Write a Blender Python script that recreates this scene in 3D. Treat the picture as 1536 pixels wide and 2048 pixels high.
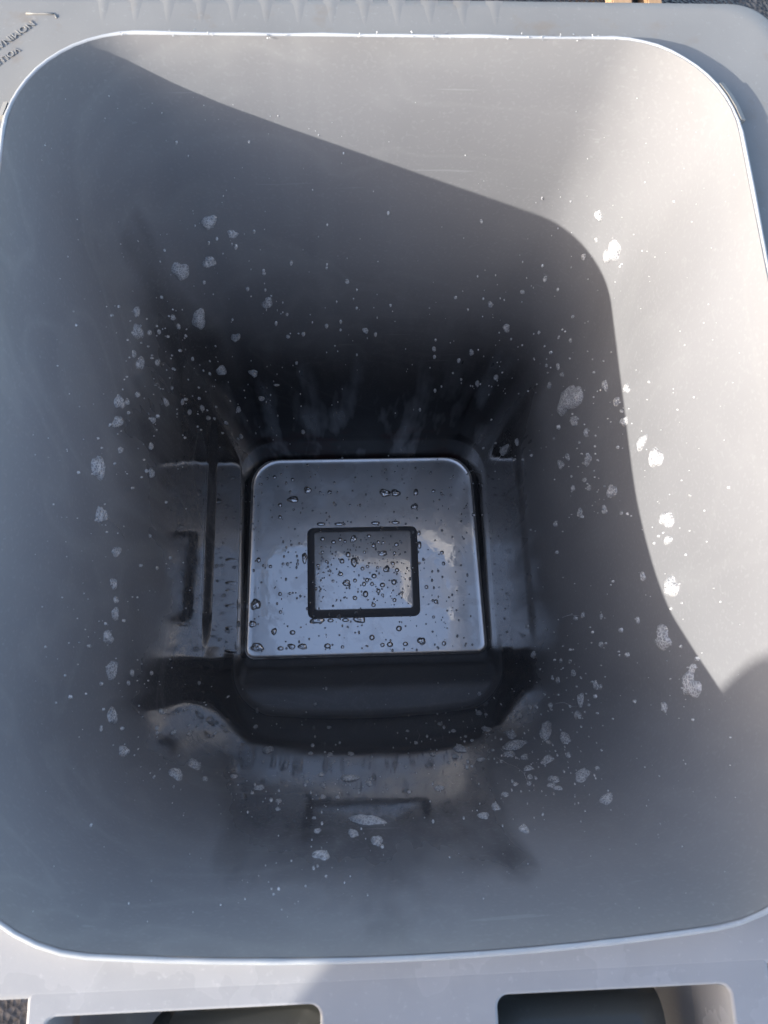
import bpy, bmesh, math, random
import numpy as np
from mathutils import Vector, Matrix
from mathutils.bvhtree import BVHTree

random.seed(7)
for o in list(bpy.data.objects):
    bpy.data.objects.remove(o)
scene = bpy.context.scene
C = scene.collection

# ------------------------------------------------------------------ camera, sky, sun, exposure
RIM = 0.95                                   # height of the bin's rim above the ground
FOCAL = 1540.0                               # focal length in pixels of the 1536x2048 photograph
PITCH, SIDE, ROLL = 0.2530727, -0.0477065, -0.0190912
CAM_POS = Vector((-0.0264428, 0.0, RIM + 0.42))
CAM_ROT = Matrix.Rotation(PITCH, 3, 'X') @ Matrix.Rotation(SIDE, 3, 'Y') @ Matrix.Rotation(ROLL, 3, 'Z')
cam = bpy.data.cameras.new('camera')
cam.sensor_fit = 'VERTICAL'
cam.sensor_height = 24.0
cam.lens = FOCAL / 2048.0 * 24.0
cam.clip_start = 0.02
cam.clip_end = 300.0
cam.dof.use_dof = True
cam.dof.focus_distance = 0.95
cam.dof.aperture_fstop = 14.0
camo = bpy.data.objects.new('camera', cam)
camo.matrix_world = Matrix.Translation(CAM_POS) @ CAM_ROT.to_4x4()
C.objects.link(camo)
scene.camera = camo

SUN_EL, SUN_AZ = math.radians(23.0), math.radians(204.0)     # azimuth measured from +X towards +Y
to_sun = Vector((math.cos(SUN_EL) * math.cos(SUN_AZ), math.cos(SUN_EL) * math.sin(SUN_AZ), math.sin(SUN_EL)))
world = bpy.data.worlds.new('World')
scene.world = world
world.use_nodes = True
wn = world.node_tree
wn.nodes.clear()
wo = wn.nodes.new('ShaderNodeOutputWorld')
wb = wn.nodes.new('ShaderNodeBackground')
sky = wn.nodes.new('ShaderNodeTexSky')
sky.sky_type = 'NISHITA'
sky.sun_disc = False
sky.sun_elevation = SUN_EL
sky.sun_rotation = math.pi / 2 - SUN_AZ
sky.air_density = 0.7
sky.dust_density = 1.5
sky.ozone_density = 0.0
wb.inputs['Strength'].default_value = 0.15
wn.links.new(sky.outputs[0], wb.inputs['Color'])
wn.links.new(wb.outputs[0], wo.inputs['Surface'])

sl = bpy.data.lights.new('sun', 'SUN')
sl.energy = 2.0
sl.angle = math.radians(0.53)
sl.color = (1.0, 0.995, 0.965)
so = bpy.data.objects.new('sun', sl)
so.rotation_euler = to_sun.to_track_quat('Z', 'Y').to_euler()
so.location = to_sun * 8
C.objects.link(so)

scene.render.engine = 'CYCLES'
scene.cycles.use_denoising = True
scene.cycles.max_bounces = 7
scene.cycles.diffuse_bounces = 4
scene.cycles.glossy_bounces = 4
scene.view_settings.view_transform = 'Standard'
scene.view_settings.look = 'None'
scene.view_settings.gamma = 1.0
scene.view_settings.use_curve_mapping = False
scene.view_settings.exposure = 1.50


# ------------------------------------------------------------------ helpers
def link(o, parent=None, label=None, cat=None, group=None, kind=None):
    C.objects.link(o)
    if parent is not None:
        o.parent = parent
    if label:
        o['label'] = label
    if cat:
        o['category'] = cat
    if group:
        o['group'] = group
    if kind:
        o['kind'] = kind
    return o


def mesh_obj(name, verts, faces, mat, parent=None, smooth=True, **kw):
    me = bpy.data.meshes.new(name)
    me.from_pydata([tuple(v) for v in verts], [], faces)
    me.update()
    if smooth:
        me.polygons.foreach_set('use_smooth', [True] * len(me.polygons))
    me.materials.append(mat)
    return link(bpy.data.objects.new(name, me), parent, **kw)


def empty(name, loc, **kw):
    o = bpy.data.objects.new(name, None)
    o.location = loc
    o.empty_display_size = 0.05
    return link(o, None, **kw)


def contour(wf, wr, yf, yr, rf, rr, bow=0.0, nef=26, nes=26, ner=60, nc=12):
    """rounded four-sided outline, clockwise from the far-left corner, always the same number of points"""
    c = [(-wf, yf, rf), (wf, yf, rf), (wr, yr, rr), (-wr, yr, rr)]
    V = [np.array(a[:2], float) for a in c]
    st, en = [], []
    for i in range(4):
        a = V[i - 1] - V[i]
        b = V[(i + 1) % 4] - V[i]
        st.append(V[i] + a / np.linalg.norm(a) * c[i][2])
        en.append(V[i] + b / np.linalg.norm(b) * c[i][2])
    pts = []
    for i in range(4):
        p0, p3 = st[i], en[i]
        p1 = p0 + (V[i] - p0) * .5523
        p2 = p3 + (V[i] - p3) * .5523
        for t in np.linspace(0, 1, nc, endpoint=False):
            pts.append((1 - t) ** 3 * p0 + 3 * (1 - t) ** 2 * t * p1 + 3 * (1 - t) * t * t * p2 + t ** 3 * p3)
        q = st[(i + 1) % 4]
        for t in np.linspace(0, 1, (nef, nes, ner, nes)[i], endpoint=False):
            pts.append(en[i] * (1 - t) + q * t)
    pts = np.array(pts)
    m = np.clip((yf - pts[:, 1]) / (yf - yr), 0, 1) ** 6
    pts[:, 1] -= bow * m * (1 - (pts[:, 0] / wr) ** 2)
    return pts


def outset(pts, d):
    t = np.roll(pts, -1, 0) - np.roll(pts, 1, 0)
    t /= np.linalg.norm(t, axis=1)[:, None]
    return pts + d * np.stack([-t[:, 1], t[:, 0]], 1)


def loft(rings, cap_first=False, cap_last=False, flip=False):
    """rings: list of (n x 3) arrays with matching points"""
    n = len(rings[0])
    verts = np.concatenate(rings)
    faces = []
    for k in range(len(rings) - 1):
        for i in range(n):
            j = (i + 1) % n
            f = (k * n + i, k * n + j, (k + 1) * n + j, (k + 1) * n + i)
            faces.append(f[::-1] if flip else f)
    if cap_first:
        f = tuple(range(n))
        faces.append(f[::-1] if flip is False else f)
    if cap_last:
        b = (len(rings) - 1) * n
        f = tuple(range(b, b + n))
        faces.append(f if flip is False else f[::-1])
    return verts, faces


def z3(p2, z):
    return np.column_stack([p2, np.full(len(p2), z + RIM)])


def sm(a, b, x):
    t = np.clip((x - a) / (b - a), 0, 1)
    return t * t * (3 - 2 * t)


# ------------------------------------------------------------------ materials
class NT:
    def __init__(self, name):
        self.m = bpy.data.materials.new(name)
        self.m.use_nodes = True
        self.t = self.m.node_tree
        self.b = self.t.nodes['Principled BSDF']
        self.out = self.t.nodes['Material Output']
        self.co = self.t.nodes.new('ShaderNodeTexCoord').outputs['Object']

    def n(self, typ, **kw):
        nd = self.t.nodes.new(typ)
        for k, v in kw.items():
            if k in nd.inputs:
                nd.inputs[k].default_value = v
            else:
                setattr(nd, k, v)
        return nd

    def l(self, a, b):
        self.t.links.new(a, b)

    def scale(self, s, src=None):
        m = self.n('ShaderNodeMapping')
        m.inputs['Scale'].default_value = s
        self.l(src or self.co, m.inputs['Vector'])
        return m.outputs[0]

    def noise(self, scale, detail=4, rough=.55, vec=None, dist=0):
        nd = self.n('ShaderNodeTexNoise', Scale=scale, Detail=detail, Roughness=rough, Distortion=dist)
        self.l(vec or self.co, nd.inputs['Vector'])
        return nd.outputs['Fac']

    def ramp(self, src, stops, interp='LINEAR'):
        r = self.n('ShaderNodeValToRGB')
        e = r.color_ramp.elements
        r.color_ramp.interpolation = interp
        while len(e) < len(stops):
            e.new(0.5)
        for q, (p, c) in zip(e, stops):
            q.position = p
            q.color = (c, c, c, 1) if isinstance(c, (int, float)) else (*c, 1)
        self.l(src, r.inputs[0])
        return r.outputs[0]

    def math(self, op, a, b=None, clamp=False):
        nd = self.n('ShaderNodeMath', operation=op, use_clamp=clamp)
        for i, v in enumerate((a, b)):
            if v is None:
                continue
            if isinstance(v, (int, float)):
                nd.inputs[i].default_value = v
            else:
                self.l(v, nd.inputs[i])
        return nd.outputs[0]

    def mixc(self, fac, a, b, mode='MIX'):
        nd = self.n('ShaderNodeMix', data_type='RGBA', blend_type=mode)
        for idx, v in ((0, fac), (6, a), (7, b)):
            if isinstance(v, (int, float)):
                nd.inputs[idx].default_value = v
            elif isinstance(v, tuple):
                nd.inputs[idx].default_value = (*v, 1)
            else:
                self.l(v, nd.inputs[idx])
        return nd.outputs[2]

    def bump(self, src, strength, dist, prev=None):
        nd = self.n('ShaderNodeBump', Strength=strength, Distance=dist)
        self.l(src, nd.inputs['Height'])
        if prev is not None:
            self.l(prev, nd.inputs['Normal'])
        return nd.outputs[0]

    def sep(self):
        s = self.n('ShaderNodeSeparateXYZ')
        self.l(self.co, s.inputs[0])
        return s.outputs


BASE = (0.292, 0.283, 0.280)


def mat_wall():
    t = NT('bin_plastic_inside')
    x, y, z = t.sep()
    # water film and painted shade mask: covers the lower walls with a ragged, streaky upper edge, highest on the near wall
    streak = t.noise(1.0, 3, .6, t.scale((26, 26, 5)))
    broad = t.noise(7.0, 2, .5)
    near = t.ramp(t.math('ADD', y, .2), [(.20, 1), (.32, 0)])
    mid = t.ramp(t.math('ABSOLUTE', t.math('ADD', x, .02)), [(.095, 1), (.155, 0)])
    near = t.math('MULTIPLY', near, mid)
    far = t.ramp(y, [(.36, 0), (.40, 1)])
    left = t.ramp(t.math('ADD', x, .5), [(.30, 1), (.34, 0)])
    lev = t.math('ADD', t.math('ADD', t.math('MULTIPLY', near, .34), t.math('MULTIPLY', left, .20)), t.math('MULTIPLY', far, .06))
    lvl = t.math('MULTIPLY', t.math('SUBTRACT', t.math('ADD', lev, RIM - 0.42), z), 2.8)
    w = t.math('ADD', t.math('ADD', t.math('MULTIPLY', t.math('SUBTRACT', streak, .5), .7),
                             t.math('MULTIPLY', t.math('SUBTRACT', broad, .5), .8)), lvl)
    wet_shade = t.ramp(w, [(0, 0), (.50, 1)])
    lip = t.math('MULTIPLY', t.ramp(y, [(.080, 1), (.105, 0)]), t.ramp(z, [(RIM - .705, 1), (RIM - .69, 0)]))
    wet_shade = t.math('MULTIPLY', wet_shade, t.math('SUBTRACT', 1.0, t.math('MULTIPLY', lip, .60)))
    mott = t.noise(13, 3, .6)
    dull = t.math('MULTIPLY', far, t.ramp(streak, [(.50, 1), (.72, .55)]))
    col = t.mixc(t.ramp(broad, [(.3, 0), (.75, 1)]), tuple(c * .94 for c in BASE), tuple(c * 1.06 for c in BASE))
    # dull chalky vertical drip traces and smears
    tr = t.ramp(t.noise(1.0, 3, .5, t.scale((38, 38, 2.2))), [(.56, 0), (.74, 1)])
    col = t.mixc(t.math('MULTIPLY', tr, .10), col, (.42, .41, .40))
    col = t.mixc(t.math('MULTIPLY', wet_shade, .76), col, (.055, .052, .053))  # film mask also darkens the colour, imitating deep shade low on the walls
    # hazy wiped smears and hairline scratches
    sm_ = t.ramp(t.noise(3.4, 2, .5, dist=2.2), [(.49, 0), (.53, 1), (.57, 0)])
    col = t.mixc(t.math('MULTIPLY', sm_, t.ramp(t.math('ADD', x, .5), [(.42, .12), (.62, .04)])), col, (.50, .49, .46))
    sc_ = t.ramp(t.noise(1.0, 2, .6, t.scale((9, 230, 150))), [(.70, 0), (.74, 1)])
    col = t.mixc(t.math('MULTIPLY', sc_, .20), col, (.50, .50, .49))
    gn_ = t.ramp(t.noise(330, 1, .5), [(.55, 0), (.75, 1)])
    col = t.mixc(t.math('MULTIPLY', gn_, .14), col, (.48, .47, .46))
    # deep shade painted into the colour of the lower far wall, plus brown-red grime patches
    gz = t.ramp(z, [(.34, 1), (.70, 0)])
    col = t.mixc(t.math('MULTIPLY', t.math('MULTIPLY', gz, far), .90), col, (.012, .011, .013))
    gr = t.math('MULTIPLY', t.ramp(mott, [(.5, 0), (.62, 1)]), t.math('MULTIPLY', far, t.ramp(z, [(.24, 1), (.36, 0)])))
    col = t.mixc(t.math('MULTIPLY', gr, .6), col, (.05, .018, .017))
    t.l(col, t.b.inputs['Base Color'])
    rdry = t.ramp(mott, [(.3, .48), (.7, .60)])
    rwet = t.ramp(mott, [(.3, .03), (.7, .11)])
    rwet = t.math('ADD', rwet, t.math('MULTIPLY', dull, .30))
    nd = t.n('ShaderNodeMix', data_type='FLOAT')
    t.l(wet_shade, nd.inputs[0]); t.l(rdry, nd.inputs[2]); t.l(rwet, nd.inputs[3])
    t.l(nd.outputs[0], t.b.inputs['Roughness'])
    t.l(t.math('MULTIPLY', t.ramp(wet_shade, [(0, .10), (1, .85)]), t.math('SUBTRACT', 1.0, t.math('MULTIPLY', dull, .95))), t.b.inputs['Specular IOR Level'])
    b1 = t.bump(t.noise(5, 1, .4), .35, .010)
    b2 = t.bump(t.noise(1.0, 1, .5, t.scale((50, 50, 7))), .12, .002, b1)
    t.l(b2, t.b.inputs['Normal'])
    t.b.inputs['IOR'].default_value = 1.5
    return t.m


def mat_plastic(name, base, rough=.45, stain=0.0, wetmax=None):
    t = NT(name)
    big = t.noise(9, 4, .6)
    fine = t.noise(260, 3, .7)
    col = t.mixc(t.ramp(big, [(.3, 0), (.75, 1)]), tuple(c * .90 for c in base), tuple(min(1, c * 1.1) for c in base))
    col = t.mixc(t.math('MULTIPLY', t.ramp(fine, [(.60, 0), (.74, 1)]), .18), col, tuple(min(1, c * 2.0) for c in base))
    if stain:
        st = t.ramp(t.noise(34, 4, .6), [(.58, 0), (.72, 1)])
        col = t.mixc(t.math('MULTIPLY', st, stain), col, (.24, .165, .095))
    t.l(col, t.b.inputs['Base Color'])
    r = t.ramp(t.noise(20, 4, .6), [(.3, rough - .10), (.7, rough + .08)])
    if wetmax is not None:
        x, y, z = t.sep()
        wm = t.math('MULTIPLY', t.ramp(t.noise(16, 4, .55), [(.44, 0), (.50, 1)]), t.ramp(t.math('ADD', y, 0.5), [(wetmax + .5 - .02, 1), (wetmax + .5, 0)]))
        nd = t.n('ShaderNodeMix', data_type='FLOAT')
        t.l(wm, nd.inputs[0]); t.l(r, nd.inputs[2]); nd.inputs[3].default_value = .12
        r = nd.outputs[0]
        t.l(t.mixc(t.math('MULTIPLY', wm, .12), col, tuple(c * .6 for c in base)), t.b.inputs['Base Color'])
    t.l(r, t.b.inputs['Roughness'])
    b1 = t.bump(t.noise(14, 2, .4), .25, .004)
    t.l(t.bump(fine, .10, .0006, b1), t.b.inputs['Normal'])
    t.b.inputs['IOR'].default_value = 1.5
    return t.m


def mat_film(name, patch=True):
    """thin soapy water lying on the plastic"""
    t = NT(name)
    p = t.ramp(t.noise(17, 5, .62, dist=.4), [(.47, 0), (.52, 1)])
    col = t.mixc(p, (.86, .80, .75), (.98, .93, .88))
    t.l(col, t.b.inputs['Base Color'])
    rr = t.mixc(p, (.16,) * 3, (.035,) * 3) if patch else t.mixc(p, (.07,) * 3, (.03,) * 3)
    t.l(rr, t.b.inputs['Coat Roughness'])
    t.b.inputs['Metallic'].default_value = .85
    t.b.inputs['Roughness'].default_value = .38
    t.b.inputs['Coat Weight'].default_value = 1.0
    t.b.inputs['Coat IOR'].default_value = 3.4
    b1 = t.bump(t.noise(24, 2, .5), .10, .004)
    nn = t.bump(t.noise(160, 2, .5), .05, .001, b1)
    t.l(nn, t.b.inputs['Normal'])
    t.l(nn, t.b.inputs['Coat Normal'])
    return t.m


def mat_foam():
    t = NT('soap_foam')
    v = t.n('ShaderNodeTexVoronoi', feature='DISTANCE_TO_EDGE', Scale=360.0)
    t.l(t.co, v.inputs['Vector'])
    edge = t.ramp(v.outputs['Distance'], [(.02, 1), (.20, 0)])
    t.b.inputs['Base Color'].default_value = (.97, .94, .91, 1)
    t.b.inputs['Roughness'].default_value = .06
    t.b.inputs['IOR'].default_value = 2.1
    at = t.n('ShaderNodeAttribute', attribute_name='thin')
    a = t.math('ADD', t.math('MULTIPLY', edge, .40), .60)
    a = t.math('MULTIPLY', a, t.math('SUBTRACT', 1.0, t.math('MULTIPLY', at.outputs['Fac'], .35)))
    t.l(a, t.b.inputs['Alpha'])
    t.l(t.bump(v.outputs['Distance'], 1.0, .002), t.b.inputs['Normal'])
    return t.m


def mat_bubble():
    t = NT('soap_bubble')
    t.b.inputs['Base Color'].default_value = (.95, .90, .86, 1)
    t.b.inputs['Metallic'].default_value = .8
    t.b.inputs['Roughness'].default_value = .14
    t.b.inputs['Coat Weight'].default_value = 1.0
    t.b.inputs['Coat IOR'].default_value = 2.4
    t.b.inputs['Alpha'].default_value = .85
    return t.m


def mat_asphalt():
    t = NT('asphalt')
    x, y, z = t.sep()
    st = t.ramp(t.noise(95, 3, .6), [(.35, 0), (.7, 1)])
    col = t.mixc(st, (.028, .029, .033), (.075, .075, .08))
    wet_shade = t.math('MULTIPLY', t.ramp(t.noise(2.2, 4, .6), [(.42, 0), (.5, 1)]), t.ramp(y, [(.5, 0), (.6, 1)]))
    col = t.mixc(t.math('MULTIPLY', wet_shade, .75), col, (.008, .008, .010))  # near-black patches painted in for shade of unknown origin beyond the bin
    br = t.math('MULTIPLY', t.ramp(t.math('MULTIPLY', y, -1.0), [(.25, 0), (.35, 1)]), .8)
    col = t.mixc(br, col, t.mixc(st, (.10, .075, .06), (.30, .24, .20)))
    t.l(col, t.b.inputs['Base Color'])
    nd = t.n('ShaderNodeMix', data_type='FLOAT')
    t.l(wet_shade, nd.inputs[0]); nd.inputs[2].default_value = .8; nd.inputs[3].default_value = .35
    t.l(nd.outputs[0], t.b.inputs['Roughness'])
    v = t.n('ShaderNodeTexVoronoi', Scale=110.0)
    t.l(t.co, v.inputs['Vector'])
    t.l(t.bump(v.outputs['Distance'], .8, .006), t.b.inputs['Normal'])
    return t.m


def mat_simple(name, col, rough=.6, col2=None, scale=(30, 30, 30), bump=.1):
    t = NT(name)
    n = t.noise(1.0, 4, .6, t.scale(scale))
    t.l(t.mixc(t.ramp(n, [(.3, 0), (.7, 1)]), col, col2 or tuple(c * .75 for c in col)), t.b.inputs['Base Color'])
    t.b.inputs['Roughness'].default_value = rough
    t.l(t.bump(n, bump, .002), t.b.inputs['Normal'])
    return t.m


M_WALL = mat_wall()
M_OUT = mat_plastic('bin_plastic_outside', BASE, .45)
M_FLANGE = mat_plastic('bin_plastic_flange', (.272, .260, .238), .52, stain=.30)
M_REAR = mat_plastic('bin_plastic_handle', (.44, .418, .400), .36, wetmax=.0)
M_RIM = mat_plastic('scuffed_plastic_edge', (.50, .50, .49), .5)
M_FILM = mat_film('soapy_water')
M_PAD = mat_film('wet_plastic_pad', False)
M_WETP = mat_plastic('wet_grey_plastic', (.27, .255, .25), .36)
M_FOAM = mat_foam()
M_BUB = mat_bubble()

# ------------------------------------------------------------------ ground
g = 60.0
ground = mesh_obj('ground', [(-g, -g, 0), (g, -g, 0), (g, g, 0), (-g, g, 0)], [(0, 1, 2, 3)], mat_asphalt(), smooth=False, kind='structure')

# ------------------------------------------------------------------ the bin: inner shell
bin_o = empty('wheelie_bin', (0, 0, 0), label='grey plastic wheelie bin seen open from above, soapy water inside', cat='bin')

P_RIM = dict(wf=.236, wr=.246, yf=.438, yr=-.098, rf=.075, rr=.090, bow=.018)
P_LED = dict(wf=.188, wr=.1915, yf=.409, yr=.008, rf=.052, rr=.055, bow=.014)
P_FLR = dict(wf=.176, wr=.184, yf=.4035, yr=.088, rf=.042, rr=.012, bow=.0)


def lerp_p(a, b, t):
    return {k: a[k] * (1 - t) + b[k] * t for k in a}


ZL = -.72
rings = []
for zz in np.concatenate([np.linspace(0, -.70, 90)]):
    t = zz / ZL
    p2 = contour(**lerp_p(P_RIM, P_LED, t))
    x, y = p2[:, 0].copy(), p2[:, 1].copy()
    # side walls: the lowest band stands a little proud, with a groove above it
    side = (np.abs(x) > .15) & (y > .09) & (y < .40)
    low = (1 - sm(-.550, -.535, zz)) * np.where(x < 0, 1.0, .4) * sm(.085, .10, y) * (1 - sm(.36, .38, y)) * side
    grv = .35 * np.where(x < 0, 1.0, .3) * np.exp(-((zz + .528) / .008) ** 2) * sm(.085, .11, y) * (1 - sm(.35, .38, y)) * side
    p2[:, 0] -= np.sign(x) * (.004 * low - .0035 * grv)
    # flutes in the far corners
    for cx in (-1, 1):
        d = np.abs(x - cx * (.150 + .02 * (1 - t)))
        p2[:, 1] += .003 * np.exp(-(d / .006) ** 2) * (y > .36) * sm(.45, .65, t)
    rings.append(z3(p2, zz))


def pset(base, **kw):
    q = dict(base)
    q.update(kw)
    return q


lowband = None
for zz, yr, rr, bow in ((-.712, .008, .055, .014), (-.718, .011, .055, .014), (-.7205, .018, .05, .013), (-.7215, .030, .03, .006),
                        (-.7225, .036, .02, .002), (-.726, .040, .014, 0), (-.735, .044, .012, 0), (-.760, .058, .012, 0), (-.775, .067, .012, 0)):
    rings.append(z3(contour(**pset(P_LED, yr=yr, rr=rr, bow=bow, wf=.187, wr=.1905)), zz))
for a in (0.0, .25, .5, .75, 1.0):                    # fillet into the floor
    th = a * math.pi / 2
    k = math.sin(th)
    s = 1 - math.cos(th)
    pp = lerp_p(pset(P_LED, wf=.187, wr=.1905, yr=.068, rr=.012, bow=0, rf=.052), P_FLR, s)
    rings.append(z3(contour(**pp), -.784 - .016 * k))
v, f = loft(rings, cap_last=True)
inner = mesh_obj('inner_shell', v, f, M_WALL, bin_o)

# outer shell
outr = []
for zz in np.linspace(-.016, -.70, 8):
    outr.append(z3(outset(contour(**lerp_p(P_RIM, P_LED, zz / ZL)), .008), zz))
for zz, yr in ((-.722, -.001), (-.735, .030), (-.80, .066), (-.83, .080)):
    outr.append(z3(outset(contour(**pset(P_LED, yr=yr, rr=.02, bow=0, wf=.187, wr=.1905)), .008), zz))
v, f = loft(outr, cap_last=True, flip=True)
mesh_obj('outer_shell', v, f, M_OUT, bin_o)

# rim collar standing proud of the flange
rim0 = contour(**P_RIM)
FL = -.0115
prof = [(0.0, -.004), (0.0003, -.0012), (.0012, 0.0004), (.0022, .0006), (.0034, -.0004), (.0042, -.003), (.0046, FL - .001)]
rg = []
rs = np.random.RandomState(3)
jit = np.convolve(np.tile(rs.normal(0, 1, len(rim0)), 3), [.25, .5, .25], 'same')[len(rim0):2 * len(rim0)] * .0005
for d, zz in prof:
    q = z3(outset(rim0, d), zz)
    q[:, 2] += jit * (zz > -.002)
    rg.append(q)
v, f = loft(rg, flip=True)
mesh_obj('rim_collar', v, f, M_RIM, bin_o)

# flange round the rim with a turned-down skirt
o_in = outset(rim0, .0046)
o_out = contour(.288, .286, .4855, -.132, .030, .020, 0)
rg = [z3(o_in, FL)]
for s, zz in ((.35, FL - .0004), (.8, FL - .0008), (.955, FL - .0012), (.985, FL - .0026)):
    rg.append(z3(o_in * (1 - s) + o_out * s, zz))
rg += [z3(o_out, FL - .006), z3(o_out, FL - .045)]
v, f = loft(rg, flip=True)
flange = mesh_obj('flange', v, f, M_FLANGE, bin_o)
flange.data.materials.append(M_REAR)
for pl in flange.data.polygons:
    if pl.center.y < -.085:
        pl.material_index = 1


def ray_dir(px, py):
    return (CAM_ROT @ Vector(((px - 768) / FOCAL, -(py - 1024) / FOCAL, -1.0))).normalized()


def on_plane(px, py, z):
    d = ray_dir(px, py)
    t = (z + RIM - CAM_POS.z) / d.z
    return CAM_POS + d * t


# moulded ribs across the front of the flange
for k in range(13):
    xc = on_plane(205 + 65.5 * k, 35, FL).x
    n = 9
    vv, ff = [], []
    for i, yy in enumerate((.4445, .447, .480, .4835)):
        for j in range(n):
            u = j / (n - 1) * 2 - 1
            hgt = (0.00055 * (1 + math.cos(math.pi * u)) / 2) * (1 if 0 < i < 3 else 0.05)
            vv.append((xc + u * .0062 + (yy - .46) * .1 * (k - 6) * .02, yy, RIM + FL - .0010 + hgt))
    for i in range(3):
        for j in range(n - 1):
            a = i * n + j
            ff.append((a, a + 1, a + n + 1, a + n))
    mesh_obj('rib', vv, ff, M_FLANGE, bin_o)

# small catch tabs on the two sides of the collar
for sgn, ya, yb in ((1, .371, .402), (-1, .367, .386)):
    idx = [i for i in range(len(rim0)) if sgn * rim0[i][0] > .15 and ya <= rim0[i][1] <= yb]
    idx.sort(key=lambda i: rim0[i][1])
    oa, ob = outset(rim0, .0040), outset(rim0, .0076)
    vv, ff = [], []
    for i in idx:
        vv += [(*oa[i], RIM + .0002), (*ob[i], RIM - .0012), (*ob[i], RIM - .0070), (*oa[i], RIM - .0075)]
    for k in range(len(idx) - 1):
        for j in range(4):
            a, b = k * 4 + j, k * 4 + (j + 1) % 4
            ff.append((a, b, b + 4, a + 4) if sgn < 0 else (b, a, a + 4, b + 4))
    e = (len(idx) - 1) * 4
    ff += [(0, 1, 2, 3) if sgn > 0 else (3, 2, 1, 0), (e + 3, e + 2, e + 1, e) if sgn > 0 else (e, e + 1, e + 2, e + 3)]
    mesh_obj('rim_tab', vv, ff, M_FLANGE, bin_o, smooth=False)


# raised lettering on the far left corner of the flange
def text_part(name, body, size, px, py, rot, mat, parent):
    cu = bpy.data.curves.new(name, 'FONT')
    cu.body = body
    cu.size = size
    cu.extrude = .00016
    cu.bevel_depth = .00012
    cu.resolution_u = 3
    tmp = bpy.data.objects.new(name, cu)
    C.objects.link(tmp)
    dg = bpy.context.evaluated_depsgraph_get()
    me = bpy.data.meshes.new_from_object(tmp.evaluated_get(dg))
    bpy.data.objects.remove(tmp)
    p = on_plane(px, py, FL)
    me.transform(Matrix.Translation((p.x, p.y, RIM + FL)) @ Matrix.Rotation(rot, 4, 'Z'))
    me.materials.clear()
    me.materials.append(mat)
    return link(bpy.data.objects.new(name, me), parent)


text_part('embossed_lettering', 'VOLUME', .0066, 33, 93, math.radians(180 + 43), M_FLANGE, flange)
text_part('embossed_lettering', 'NOMINAL', .0074, 62, 40, math.radians(180 + 43), M_FLANGE, flange)


def bead(name, pts, r, mat, parent, seg=6):
    vv, ff = [], []
    pts = [Vector(p) for p in pts]
    for i, p in enumerate(pts):
        d = (pts[min(i + 1, len(pts) - 1)] - pts[max(i - 1, 0)]).normalized()
        u = d.orthogonal().normalized()
        w = d.cross(u)
        for k in range(seg):
            a = 2 * math.pi * k / seg
            vv.append(p + (u * math.cos(a) + w * math.sin(a)) * r)
    for i in range(len(pts) - 1):
        for k in range(seg):
            a, b = i * seg + k, i * seg + (k + 1) % seg
            ff.append((a, b, b + seg, a + seg))
    ff += [tuple(range(seg))[::-1], tuple(range(len(vv) - seg, len(vv)))]
    return mesh_obj(name, vv, ff, mat, parent)


bead('embossed_frame', [on_plane(px, py, FL - .0003) for px, py in ((52, 27), (70, 27), (90, 27), (106, 27.5), (111, 30), (113, 36))], .0007, M_FLANGE, flange)

# rear handle block: plate with two grip openings, walls running down
cu = bpy.data.curves.new('handle_block', 'CURVE')
cu.dimensions = '2D'
cu.fill_mode = 'BOTH'


def spline(pts):
    sp = cu.splines.new('POLY')
    sp.points.add(len(pts) - 1)
    for q, (a, b) in zip(sp.points, pts):
        q.co = (a, b, 0, 1)
    sp.use_cyclic_u = True


def rrect(x0, x1, y0, y1, r, n=7):
    out = []
    for cx, cy, a0 in ((x1 - r, y1 - r, 0), (x0 + r, y1 - r, 90), (x0 + r, y0 + r, 180), (x1 - r, y0 + r, 270)):
        for k in range(n):
            a = math.radians(a0 + 90 * k / (n - 1))
            out.append((cx + r * math.cos(a), cy + r * math.sin(a)))
    return out


spline(rrect(-.1862, .1835, -.236, -.1285, .004))
spline(rrect(-.1800, -.0430, -.208, -.1385, .007))
spline(rrect(.0425, .1650, -.208, -.1385, .007))
cu.extrude = .030
cu.bevel_depth = .0016
cu.bevel_resolution = 2
tmp = bpy.data.objects.new('handle_block', cu)
C.objects.link(tmp)
me = bpy.data.meshes.new_from_object(tmp.evaluated_get(bpy.context.evaluated_depsgraph_get()))
bpy.data.objects.remove(tmp)
me.transform(Matrix.Translation((0, 0, RIM + FL - .0325)))
me.materials.clear()
me.materials.append(M_REAR)
link(bpy.data.objects.new('handle_block', me), bin_o)

# webs rounding the outer ends of the grips (the curved inner faces)
M_WEB = M_OUT
for sgn, xe in ((-1, -.174), (1, .164)):
    vv, ff = [], []
    for k in range(9):
        a = math.pi / 2 * k / 8
        cx = xe - sgn * .030 * (1 - math.cos(a))
        zt = RIM - .052 - .055 * math.sin(a)
        vv += [(cx, -.139, zt), (cx, -.208, zt)]
    for k in range(8):
        ff.append((2 * k, 2 * k + 1, 2 * k + 3, 2 * k + 2))
    mesh_obj('grip_web', vv, ff, M_WEB, bin_o)

# bars of the two grips
M_BAR = mat_plastic('smooth_dark_plastic', (.085, .088, .078), .16)
for xa, xb in ((-.128, -.046), (.046, .140)):
    bead('grip_bar', [(xa, -.170, RIM - .066), (xa + .004, -.170, RIM - .061), (xa + .02, -.170, RIM - .060), (xb - .02, -.170, RIM - .060), (xb, -.170, RIM - .060)], .0155, M_BAR, bin_o, 20)

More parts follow.
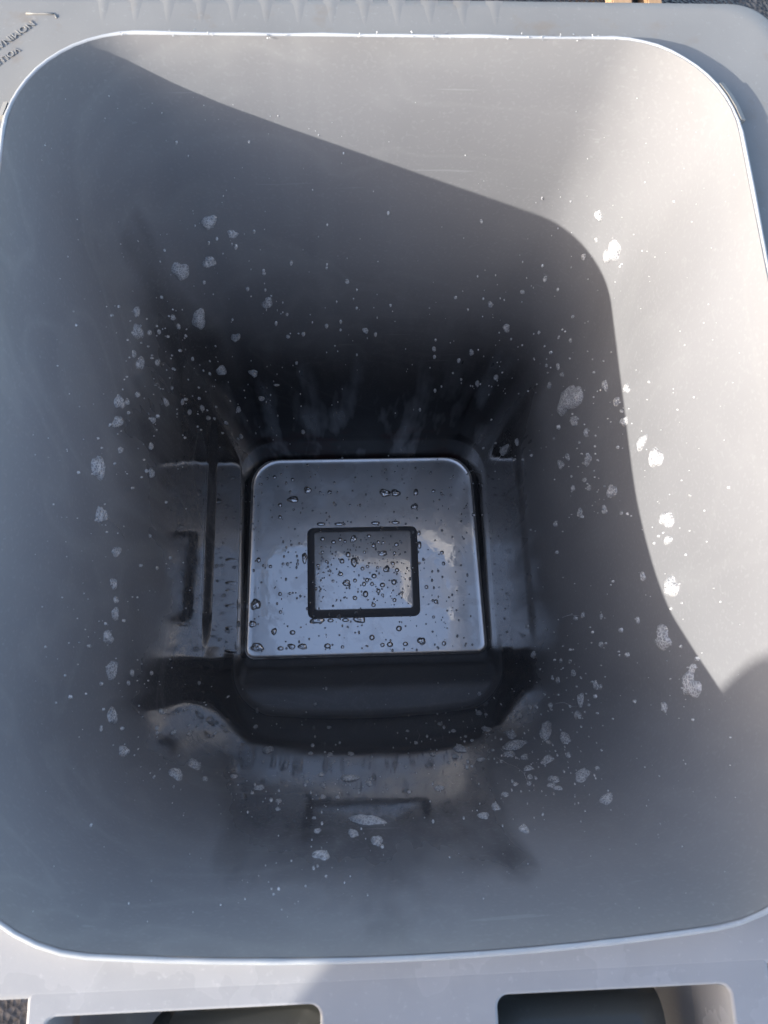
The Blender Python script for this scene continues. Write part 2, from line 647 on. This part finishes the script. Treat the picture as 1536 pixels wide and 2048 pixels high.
# the opened lid hanging down behind
M_LID = mat_plastic('lid_plastic', (.07, .072, .066), .25)
n1, n2 = 16, 12
vv, ff = [], []
for i in range(n1 + 1):
    u = i / n1 * 2 - 1
    for j in range(n2 + 1):
        w = j / n2
        dome = .03 * (1 - u ** 4) * math.sin(math.pi * min(1, w * 1.1 + .05))
        vv.append((u * .150 + .055 + .06 * (w - .4), -.226 - .035 * w + dome * .3, RIM - .085 - .46 * w - .09 * abs(u) ** 5 * (1 - w)))
for i in range(n1):
    for j in range(n2):
        a = i * (n2 + 1) + j
        ff.append((a, a + 1, a + n2 + 2, a + n2 + 1))
lid = mesh_obj('lid', vv, ff, M_LID, bin_o)
sd = lid.modifiers.new('thick', 'SOLIDIFY')
sd.thickness = .004

# raised pad in the middle of the floor
FLR = -.80
pad = []
for d, zz, r in ((0, -.001, .010), (.001, .003, .010), (.004, .008, .009), (.010, .0125, .006), (.0125, .0138, .005), (.0145, .0142, .004)):
    pts = np.array(rrect(-.0925 + d, .0872 - d, .143 + d, .291 - d * .8, r, 5))
    pad.append(z3(pts, FLR + zz))
v, f = loft(pad, cap_last=True)
pado = mesh_obj('floor_pad', v, f, M_PAD, bin_o)
pado.data.materials.append(M_WETP)
for pl in pado.data.polygons:
    if pl.normal.z < .97:
        pl.material_index = 1

# wheels and axle under the back
M_RUB = mat_simple('black_rubber', (.02, .02, .02), .7)
for sgn in (-1, 1):
    for nm, r, wd, m in (('wheel_tyre', .10, .045, M_RUB), ('wheel_hub', .065, .050, M_OUT)):
        vv, ff = [], []
        n = 32
        prof_w = [(-wd / 2, r * .3), (-wd / 2, r * .92), (-wd / 2 + .006, r), (wd / 2 - .006, r), (wd / 2, r * .92), (wd / 2, r * .3)]
        for k in range(n):
            a = 2 * math.pi * k / n
            for px_, rr_ in prof_w:
                vv.append((sgn * .235 + px_, -.035 + rr_ * math.cos(a), .1005 + rr_ * math.sin(a)))
        for k in range(n):
            for j in range(5):
                a, b = k * 6 + j, ((k + 1) % n) * 6 + j
                ff.append((a, a + 1, b + 1, b))
        mesh_obj(nm, vv, ff, m, bin_o)
bead('axle', [(-.25, -.035, .1005), (0, -.035, .1005), (.25, -.035, .1005)], .011, M_OUT, bin_o, 12)

# ------------------------------------------------------------------ soapy puddle on the floor
pr = []
pf = contour(**P_FLR)
for d, zz in ((.0050, .0062), (.0038, .0040), (.0015, .0026), (-.002, .0020), (-.006, .0020)):
    pr.append(z3(outset(pf, d), FLR + zz))
v, f = loft(pr, cap_last=True)
puddle = mesh_obj('soapy_puddle', v, f, M_FILM, None, label='thin shiny soapy puddle covering the bin floor around the raised pad', cat='puddle')

# ------------------------------------------------------------------ foam on the walls, bubbles on the floor
trees = []
for ob in (inner, puddle, pado):
    me = ob.data
    trees.append(BVHTree.FromPolygons([p.co.copy() for p in me.vertices], [tuple(p.vertices) for p in me.polygons]))


def cast(px, py):
    d = ray_dir(px, py)
    best = None
    for k, tr in enumerate(trees):
        h = tr.ray_cast(CAM_POS, d)
        if h[0] is not None and (best is None or h[3] < best[2]):
            n = h[1]
            if n.dot(d) > 0:
                n = -n
            best = (h[0], n, h[3], k)
    return best


def frame_at(px, py, w, h, ang):
    """hit point, normal and the two surface vectors that show as the patch's half axes"""
    hit = cast(px, py)
    if hit is None:
        return None
    p, n, dist, k = hit
    ca, sa = math.cos(math.radians(ang)), math.sin(math.radians(ang))
    ax = []
    for dx, dy in ((w / 2 * ca, w / 2 * sa), (-h / 2 * sa, h / 2 * ca)):
        d = ray_dir(px + dx, py + dy)
        den = d.dot(n)
        q = CAM_POS + d * ((p - CAM_POS).dot(n) / den)
        a = q - p
        lim = 3.2 * math.hypot(dx, dy) * dist / FOCAL
        if a.length > lim:
            a = a * (lim / a.length)
        ax.append(a)
    return p, n, ax[0], ax[1], k


def patch_mesh(p, n, U, V, rnd, px_size, lumpy, hscale):
    seg = 12 if px_size < 14 else 22
    nr = 4 if px_size < 14 else 8
    ph = [rnd.uniform(0, 6.28) for _ in range(4)]
    amp = (.05 if px_size < 12 else (.15 if px_size < 36 else .24)) * lumpy
    rad = min(U.length, V.length)
    size = math.sqrt(U.length * V.length)
    hgt = min(rad, size) * hscale
    bubbles = [(rnd.uniform(-.9, .9), rnd.uniform(-.9, .9), rnd.uniform(.18, .36)) for _ in range(int(10 + px_size))]
    vv = [p + n * (hgt * 1.0)]
    ff = []
    for r in range(1, nr + 1):
        t = r / nr
        for s in range(seg):
            a = 2 * math.pi * s / seg
            out = 1 + amp * math.sin(2 * a + ph[0]) + amp * .8 * math.sin(3 * a + ph[1]) + amp * .5 * math.sin(5 * a + ph[2])
            x, y = t * out * math.cos(a), t * out * math.sin(a)
            hh = hgt * math.sqrt(max(0, 1 - t ** 2))
            if lumpy:
                b = 0
                for bx, by, br in bubbles:
                    d2 = (x - bx) ** 2 + (y - by) ** 2
                    if d2 < br * br:
                        b = max(b, math.sqrt(br * br - d2))
                hh = hh * .8 + b * size * .34 * (1 - t ** 6)
            vv.append(p + U * x + V * y + n * (hh - (0.0004 if r == nr else 0)))
    for s in range(seg):
        ff.append((0, 1 + s, 1 + (s + 1) % seg))
    for r in range(nr - 1):
        for s in range(seg):
            a, b = 1 + r * seg + s, 1 + r * seg + (s + 1) % seg
            ff.append((a, a + seg, b + seg, b))
    return vv, ff


# px, py, width, height, angle: read off the photograph
WALL_FOAM = """418,444,30,28,0 465,468,24,15,0 361,542,34,38,0 418,524,27,23,0 408,565,9,9,0 495,578,9,10,0 535,606,20,24,0 273,623,13,21,0
275,664,19,32,0 346,635,12,12,0 357,653,9,13,0 398,638,30,38,0 299,665,9,13,0 318,664,8,12,0 471,675,18,18,0 576,673,10,8,0 574,629,7,8,0
268,708,10,16,0 280,727,17,25,0 315,724,10,17,0 385,718,6,10,0 443,741,25,17,-25 507,746,18,14,0 553,770,13,5,0 238,804,18,30,0
255,804,9,13,0 344,776,6,9,0 332,805,9,18,-20 365,804,7,15,0 379,824,9,13,0 404,816,8,14,-15 417,836,10,11,0 306,840,10,16,0 235,844,19,27,0
275,789,10,14,0 523,797,14,10,0 477,819,10,14,0 302,892,11,14,0 241,900,13,14,0 482,873,8,11,0 606,864,9,10,0 195,935,21,54,0 202,1030,20,37,0
303,946,12,18,-10 653,652,9,11,0 694,563,10,11,0 528,547,9,8,0 593,726,7,8,0 681,660,7,6,0 233,1103,20,20,0 227,1167,16,22,0 232,1200,12,16,0
230,1228,15,25,0 216,1275,19,29,0 223,1340,20,42,0 300,1072,6,11,0 314,1136,6,10,0 178,1292,10,9,0 264,1346,9,16,0 303,1346,7,11,0 398,1366,7,10,0
257,1366,7,12,0 224,1432,18,36,0 202,1457,6,16,0 247,1503,19,25,0 322,1423,9,14,0 314,1456,8,12,0 314,1466,6,9,0 380,1466,8,12,0 352,1549,34,19,45
388,1529,29,19,35 410,1558,13,10,0 468,1553,15,10,0 511,1454,12,9,0 536,1500,24,17,0 514,1422,7,18,0 519,1576,21,11,0 504,1586,9,7,0 557,1602,14,10,0
555,1618,10,8,0 621,1507,12,9,0 660,1509,14,10,0 701,1508,14,11,0 658,1455,12,9,0 642,1549,15,9,0 613,1564,13,9,0 646,1571,14,12,0 646,1594,14,10,0
675,1594,11,10,0 699,1557,36,10,0 738,1567,15,11,0 628,1636,10,6,0 635,1662,17,10,0 733,1642,78,14,3 706,1667,23,16,0 754,1682,23,23,0 642,1711,35,18,0
652,1753,7,8,0 547,1789,7,6,0 958,1427,15,10,0 972,1429,8,7,0 880,1448,12,9,0 907,1462,13,9,0 815,1462,9,8,0 832,1486,10,9,0 973,1459,21,12,0
920,1498,30,15,0 866,1509,15,9,0 911,1513,15,9,0 962,1520,18,8,0 931,1473,8,7,0 944,1481,9,7,0 1037,1431,13,19,30 1060,1414,8,12,0 1101,1411,10,13,0
1162,1400,13,28,0 1156,1431,13,20,0 1178,1410,6,8,0 1022,1471,19,17,0 1093,1462,20,42,25 1131,1477,24,21,0 1097,1485,12,8,0 1031,1492,55,15,-12
1019,1509,24,15,0 985,1500,9,8,0 1003,1523,10,8,0 1050,1515,20,12,0 1095,1520,29,14,-15 1137,1510,12,12,0 1165,1551,38,21,-33 1195,1537,11,10,0
1057,1537,20,11,0 1060,1554,15,10,0 1030,1568,13,9,0 1058,1567,12,9,0 1108,1559,24,13,0 1104,1571,18,11,0 1117,1577,20,9,0 1010,1589,17,10,0
991,1614,20,14,0 967,1632,22,14,0 1048,1658,22,17,0 1214,1598,29,22,-15 878,1577,21,10,0 818,1584,10,7,0 1329,1414,13,22,0 1197,431,17,21,0
1225,505,34,43,0 1192,480,9,10,0 1167,514,12,14,0 1090,558,10,14,15 1045,584,11,10,0 981,609,13,12,0 1013,656,16,16,0 911,595,8,8,0 943,705,12,12,0
992,755,11,12,0 955,767,10,13,0 1078,665,7,9,0 1141,681,7,11,0 1093,731,6,9,0 1116,733,7,17,0 1124,749,8,12,0 1099,771,8,16,0 1140,800,34,66,14
1152,786,34,22,-15 1148,842,18,20,0 1210,771,10,27,-10 1253,777,13,20,15 1233,803,12,20,0 1248,843,14,22,15 1172,865,9,19,0 1284,885,17,32,22
1312,915,25,46,0 1176,920,14,22,10 1135,914,9,17,0 1122,929,12,20,0 1009,900,12,27,20 1034,884,8,16,0 1169,960,11,11,0 1146,976,9,13,0 1178,976,9,13,0
1224,983,17,31,18 1160,1026,11,18,0 1209,1020,12,18,0 1334,1039,28,36,0 964,970,5,10,0 1336,1080,16,21,0 1343,1174,31,40,15 1286,1153,11,19,0
1276,1241,9,16,0 1327,1276,32,46,-15 1383,1370,34,54,0 1385,1338,14,24,0 1202,1289,11,13,0 1203,1233,7,14,0 1166,1230,8,14,0 1151,1237,10,12,0
1111,1048,9,14,0 1243,1026,7,10,0 1067,1310,11,16,0 1147,1347,11,16,0 1116,1360,9,15,0 1192,1371,10,21,0 1201,1374,8,12,0 1122,1322,6,11,0 1140,1323,7,9,0
731,661,13,13,0 751,669,8,10,0 868,698,9,12,0 869,714,8,9,0 917,722,7,11,0"""
FLOOR_BUB = """586,999,22,16,0 615,980,15,16,0 770,986,24,17,0 791,986,19,17,0 829,1013,15,14,0 832,984,11,15,0 560,1010,10,10,0 560,1034,9,9,0 549,954,9,9,0
585,959,8,8,0 658,985,7,7,0 867,982,9,8,0 517,1120,10,12,0 609,1116,12,22,0 511,1209,21,25,0 505,1248,15,16,0 548,1263,13,15,0 585,1265,13,11,0
514,1295,30,18,15 561,1297,14,10,0 583,1293,16,13,0 605,1293,18,14,0 655,1292,15,12,0 685,1294,8,8,0 744,1275,12,13,0 798,1257,13,13,0 765,1290,10,10,0
780,1289,14,12,0 811,1288,12,10,0 843,1282,17,17,0 888,1287,10,11,0 872,1203,10,10,0 853,1174,9,9,0 884,1105,9,9,0 560,1188,9,9,0 561,1224,8,8,0
634,1241,30,14,0 719,1239,28,14,0 691,1240,16,9,0 661,1241,14,9,0 642,1048,19,8,0 678,1048,21,8,0 751,1046,20,8,0 791,1045,19,8,0 839,1090,9,17,0
838,1066,8,12,0 887,1127,8,9,0 640,985,6,6,0 541,1133,8,8,0 566,1128,7,7,0 595,1128,7,8,0 575,1128,8,8,0 700,1010,6,6,0 867,1234,7,7,0 580,1187,7,7,0
645,1078,10,10,0 667,1084,11,9,0 680,1079,9,9,0 690,1083,8,8,0 707,1078,14,16,0 738,1072,10,8,0 747,1091,10,11,0 757,1084,8,8,0 767,1085,8,7,0
793,1089,11,10,0 766,1107,19,12,0 789,1106,8,8,0 645,1104,7,7,0 696,1109,11,13,0 684,1122,11,12,0 708,1124,15,19,0 653,1123,7,7,0 636,1131,8,8,0
729,1104,7,7,0 773,1138,14,14,0 786,1127,9,9,0 794,1140,10,10,0 735,1133,8,8,0 725,1137,9,9,0 748,1152,12,11,0 734,1160,10,10,0 728,1168,9,11,0
744,1168,9,9,0 765,1170,12,11,0 788,1164,12,13,0 693,1166,18,13,0 710,1161,9,9,0 731,1188,12,15,0 710,1196,10,10,0 747,1210,10,9,0 757,1182,9,10,0
789,1200,9,9,0 765,1190,7,7,0 681,1148,11,10,0 666,1162,7,7,0 640,1182,6,6,0 755,1135,7,7,0"""


def parse(s):
    return [tuple(float(q) for q in a.split(',')) for a in s.split()]


ORD = ['first', 'second', 'third', 'fourth', 'fifth', 'sixth', 'seventh', 'eighth', 'ninth', 'tenth', 'eleventh', 'twelfth', 'thirteenth',
       'fourteenth', 'fifteenth', 'sixteenth', 'seventeenth', 'eighteenth', 'nineteenth', 'twentieth']


def ordinal(k):
    if k < 20:
        return ORD[k]
    n = k + 1
    suf = 'th' if 10 <= n % 100 <= 20 else {1: 'st', 2: 'nd', 3: 'rd'}.get(n % 10, 'th')
    return '%d%s' % (n, suf)


def zone_of(px, py, p, n, k, lit):
    if k == 2:
        return 'on the raised pad'
    if k == 1:
        return 'on the puddle'
    if abs(n.x) > abs(n.y):
        if n.x > 0:
            return 'on the shaded left wall'
        return 'on the sunlit right wall' if lit else 'on the shaded right wall'
    return 'on the far wall' if n.y < 0 else 'on the near wall'


def is_lit(p):
    t = (RIM - p.z) / to_sun.z
    q = p + to_sun * t
    return -.246 < q.x < .246 and -.11 < q.y < .43


items = []
for src, kindname in ((WALL_FOAM, 'foam'), (FLOOR_BUB, 'bubble')):
    for px, py, w, h, ang in parse(src):
        fr = frame_at(px, py, w, h, ang)
        if fr is None:
            continue
        p, n, U, V, k = fr
        items.append(dict(px=px, py=py, w=w, h=h, p=p, n=n, U=U, V=V, k=k, zone=zone_of(px, py, p, n, k, is_lit(p)), kind=kindname))
groups = {}
for it in items:
    s = math.sqrt(it['w'] * it['h'])
    it['s'] = s
    it['cls'] = 'large' if s >= 21 else ('medium' if s >= 12 else 'small')
    sh = 'long' if max(it['w'], it['h']) > 1.75 * min(it['w'], it['h']) else 'rounded'
    it['shape'] = sh
    groups.setdefault((it['zone'], it['cls'], sh, it['kind']), []).append(it)
rnd = random.Random(11)
for key, lst in groups.items():
    zone, cls, sh, kd = key
    lst.sort(key=lambda q: q['py'])
    noun = 'foam patch' if kd == 'foam' else 'soap bubble'
    for i, it in enumerate(lst):
        lab = '%s %s %s %s' % (cls, sh, noun, zone)
        if len(lst) > 1:
            lab += ', %s from the far end' % ordinal(i)
        if kd == 'foam':
            vv, ff = patch_mesh(it['p'], it['n'], it['U'], it['V'], rnd, it['s'], 1.0, .36)
            fo = mesh_obj('foam_patch', vv, ff, M_FOAM, None, label=lab, cat='foam', group='soap foam ' + zone)
            seg = 12 if it['s'] < 14 else 22
            at = fo.data.attributes.new('thin', 'FLOAT', 'POINT')
            nr = (len(vv) - 1) // seg
            at.data.foreach_set('value', [0.0] + [max(0, (r + 1) / nr - .4) / .6 for r in range(nr) for _ in range(seg)])
        else:
            vv, ff = patch_mesh(it['p'], it['n'], it['U'], it['V'], rnd, max(it['s'], 8), 0.7 if it['s'] > 13.5 else 0.0, .42)
            mesh_obj('soap_bubble', vv, ff, M_BUB, None, label=lab, cat='bubble', group='soap bubbles ' + zone)

# fine flecks of foam, too many and small to count
vv, ff = [], []
rf_ = random.Random(5)


def fleck(px, py, r):
    fr = frame_at(px, py, 2 * r, 2 * r * rf_.uniform(.8, 1.6), 0)
    if fr is None:
        return
    p, n, U, V, k = fr
    b = len(vv)
    hgt = min(U.length, V.length)
    vv.append(p + n * hgt)
    for s in range(6):
        a = s * math.pi / 3
        vv.append(p + (U * math.cos(a) + V * math.sin(a)) * .75 + n * hgt * .7)
    for s in range(6):
        a = s * math.pi / 3
        vv.append(p + (U * math.cos(a) + V * math.sin(a)) - n * .0002)
    for s in range(6):
        s2 = (s + 1) % 6
        ff.append((b, b + 1 + s, b + 1 + s2))
        ff.append((b + 1 + s, b + 7 + s, b + 7 + s2, b + 1 + s2))


walls = [it for it in items if it['kind'] == 'foam']
for _ in range(900):
    it = rf_.choice(walls)
    fleck(it['px'] + rf_.gauss(0, 38), it['py'] + rf_.gauss(0, 38), min(4.2, .9 + rf_.expovariate(1.3)))
for _ in range(560):
    fleck(rf_.uniform(60, 1480), rf_.uniform(190, 1850), min(3.2, .7 + rf_.expovariate(1.9)))
mesh_obj('foam_flecks', vv, ff, M_FOAM, None, label='tiny white soap flecks spattered over the inside walls', cat='foam', kind='stuff')

# pinhead droplets on the puddle and pad
vv, ff = [], []
for _ in range(420):
    fleck(rf_.uniform(505, 950), rf_.uniform(930, 1305), rf_.uniform(.8, 2.9))
for _ in range(190):
    fleck(rf_.uniform(636, 818), rf_.uniform(1072, 1210), rf_.uniform(.8, 2.4))
mesh_obj('pinhead_droplets', vv, ff, M_BUB, None, label='pinhead droplets scattered over the puddle and the raised pad', cat='droplets', kind='stuff')

# water trails running down the walls from some of the foam
vv, ff = [], []
rt = random.Random(23)
gdown = Vector((0, 0, -1))
starts = [it for it in items if it['kind'] == 'foam' and it['k'] == 0 and not is_lit(it['p']) and it['n'].y > -.5]
tree0 = trees[0]
for it in rt.sample(starts, 9):
    p, n = it['p'].copy(), it['n']
    L = rt.uniform(.03, .13)
    wid = rt.uniform(.0003, .0006)
    drift = rt.uniform(-.25, .25)
    path = []
    for k in range(int(L / .004)):
        d = (gdown - n * gdown.dot(n)).normalized()
        side = n.cross(d)
        drift = drift * .85 + rt.uniform(-.14, .14)
        p = p + (d + side * drift).normalized() * .004
        q, nn, _, _ = tree0.find_nearest(p)
        if q is None:
            break
        if nn.dot(n) < 0:
            nn = -nn
        n = nn
        p = q
        if p.z < RIM - .70:
            break
        path.append((p.copy(), n.copy(), side.copy()))
    for k, (q, nn, sd_) in enumerate(path):
        w_ = wid * (.5 + .5 * math.sin(3.1 * (k + 1) / (len(path) + 1))) * rt.uniform(.8, 1.2)
        vv += [q - sd_ * w_ - nn * .0001, q + nn * w_ * .7, q + sd_ * w_ - nn * .0001]
        if k:
            b = len(vv) - 3
            ff += [(b - 3, b - 2, b + 1, b), (b - 2, b - 1, b + 2, b + 1)]
mesh_obj('water_trails', vv, ff, M_BUB, None, label='thin crooked water trails running down the shaded inside walls', cat='water', kind='stuff')

# small stacked ribs on the left wall beside the puddle
for py in (1120, 1166, 1181, 1212, 1256, 1302):
    fr = frame_at(462, py, 34, 9 if py != 1181 else 6, 0)
    if fr:
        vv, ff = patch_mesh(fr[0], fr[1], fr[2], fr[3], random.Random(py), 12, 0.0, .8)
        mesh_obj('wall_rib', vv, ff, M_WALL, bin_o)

# ragged plastic burrs left along the far rim
vv, ff = [], []
rb = random.Random(9)
for k in range(60):
    px = rb.choice((rb.uniform(230, 560), rb.uniform(560, 1240), rb.uniform(780, 1240)))
    i = int(np.argmin(np.abs(rim0[:, 0] - on_plane(px, 75, 0).x) + (rim0[:, 1] < .40) * 9))
    c = Vector((rim0[i][0] + rb.uniform(-.002, .002), rim0[i][1] + rb.uniform(-.0012, .0035), RIM + .0002))
    u = Vector((rb.uniform(-1, 1), rb.uniform(-1, 1), rb.uniform(0, .6))).normalized()
    w_ = u.orthogonal().normalized()
    L, T = rb.uniform(.0006, .0028), rb.uniform(.0002, .0006)
    h_ = u.cross(w_) * T
    b = len(vv)
    vv += [c, c + u * L * .5 + w_ * T, c + u * L, c + u * L * .5 - w_ * T, c + u * L * .5 + h_]
    ff += [(b, b + 1, b + 4), (b + 1, b + 2, b + 4), (b + 2, b + 3, b + 4), (b + 3, b, b + 4), (b, b + 3, b + 2, b + 1)]
mesh_obj('rim_burrs', vv, ff, M_RIM, bin_o, smooth=False, kind='stuff')

# ------------------------------------------------------------------ things on the ground beyond the bin
M_WOOD = mat_simple('pale_wood', (.52, .34, .19), .7, (.38, .23, .12), (60, 3, 60), .15)


def batten(px0, px1, lean, label):
    z = -RIM + .05
    a, b = on_plane(px0, 12, z), on_plane(px1, 12, z)
    w = (b - a).length
    y0, y1 = a.y - .01, a.y + 1.2
    sh = lean
    bm = bmesh.new()
    bmesh.ops.create_cube(bm, size=1)
    for q in bm.verts:
        yy = y0 if q.co.y < 0 else y1
        q.co = Vector((a.x + (q.co.x + .5) * w + (yy - y0) * sh, yy, .004 + (q.co.z + .5) * .045))
    bmesh.ops.bevel(bm, geom=bm.edges[:], offset=.003, segments=2, affect='EDGES')
    me = bpy.data.meshes.new('wooden_batten')
    bm.to_mesh(me)
    bm.free()
    me.materials.append(M_WOOD)
    link(bpy.data.objects.new('wooden_batten', me), None, label=label, cat='wood', group='wooden battens on the asphalt')


batten(1225, 1266, .06, 'wider pale wooden batten end on the asphalt behind the bin, left one')
batten(1297, 1327, .0, 'narrower pale wooden batten end on the asphalt behind the bin, right one')

# ------------------------------------------------------------------ the person standing behind the bin, whose shadow falls on its back corner
M_COAT = mat_simple('dark_jacket', (.03, .035, .05), .9)
M_JEANS = mat_simple('blue_jeans', (.05, .07, .12), .9)
M_SKIN = mat_simple('skin', (.45, .28, .20), .6, (.40, .24, .17))
M_HAIR = mat_simple('brown_hair', (.05, .03, .02), .7)
PX, PY = -.657, -.628


def skin_part(name, joints, edges, root, mat, parent=None, **kw):
    me = bpy.data.meshes.new(name)
    me.from_pydata([j[:3] for j in joints], edges, [])
    ob = bpy.data.objects.new(name, me)
    link(ob, parent, **kw)
    ob.modifiers.new('skin', 'SKIN')
    for i, j in enumerate(joints):
        r = j[3]
        me.skin_vertices[0].data[i].radius = r if isinstance(r, tuple) else (r, r)
        me.skin_vertices[0].data[i].use_root = (i == root)
    sub = ob.modifiers.new('sub', 'SUBSURF')
    sub.levels = sub.render_levels = 2
    me.materials.append(mat)
    return ob


J = [(0, 0, .98, (.16, .11)), (0, .01, 1.18, (.145, .105)), (0, .02, 1.36, (.165, .115)), (0, .02, 1.46, (.10, .08)), (0, .03, 1.54, .055), (0, .05, 1.64, .085), (0, .06, 1.73, .070),
     (-.20, .02, 1.42, .065), (-.10, .20, 1.20, .050), (-.06, .30, 1.36, .040), (-.04, .36, 1.42, .032),
     (.20, .02, 1.40, .065), (.25, .03, 1.12, .050), (.17, .18, .98, .040), (.14, .25, .96, .032),
     (-.10, 0, .90, .095), (-.11, .01, .50, .068), (-.11, -.02, .10, .048), (-.11, .10, .05, .040),
     (.10, 0, .90, .095), (.11, .01, .50, .068), (.11, -.02, .10, .048), (.11, .10, .05, .040)]
E = [(0, 1), (1, 2), (2, 3), (3, 4), (4, 5), (5, 6), (2, 7), (7, 8), (8, 9), (9, 10), (2, 11), (11, 12), (12, 13), (13, 14),
     (0, 15), (15, 16), (16, 17), (17, 18), (0, 19), (19, 20), (20, 21), (21, 22)]
person = skin_part('person', J, E, 0, M_COAT, None, label='person in a dark jacket standing behind the bin, outside the picture', cat='person')
person.location = (PX, PY, 0)
person.rotation_euler = (0, 0, math.radians(-45))
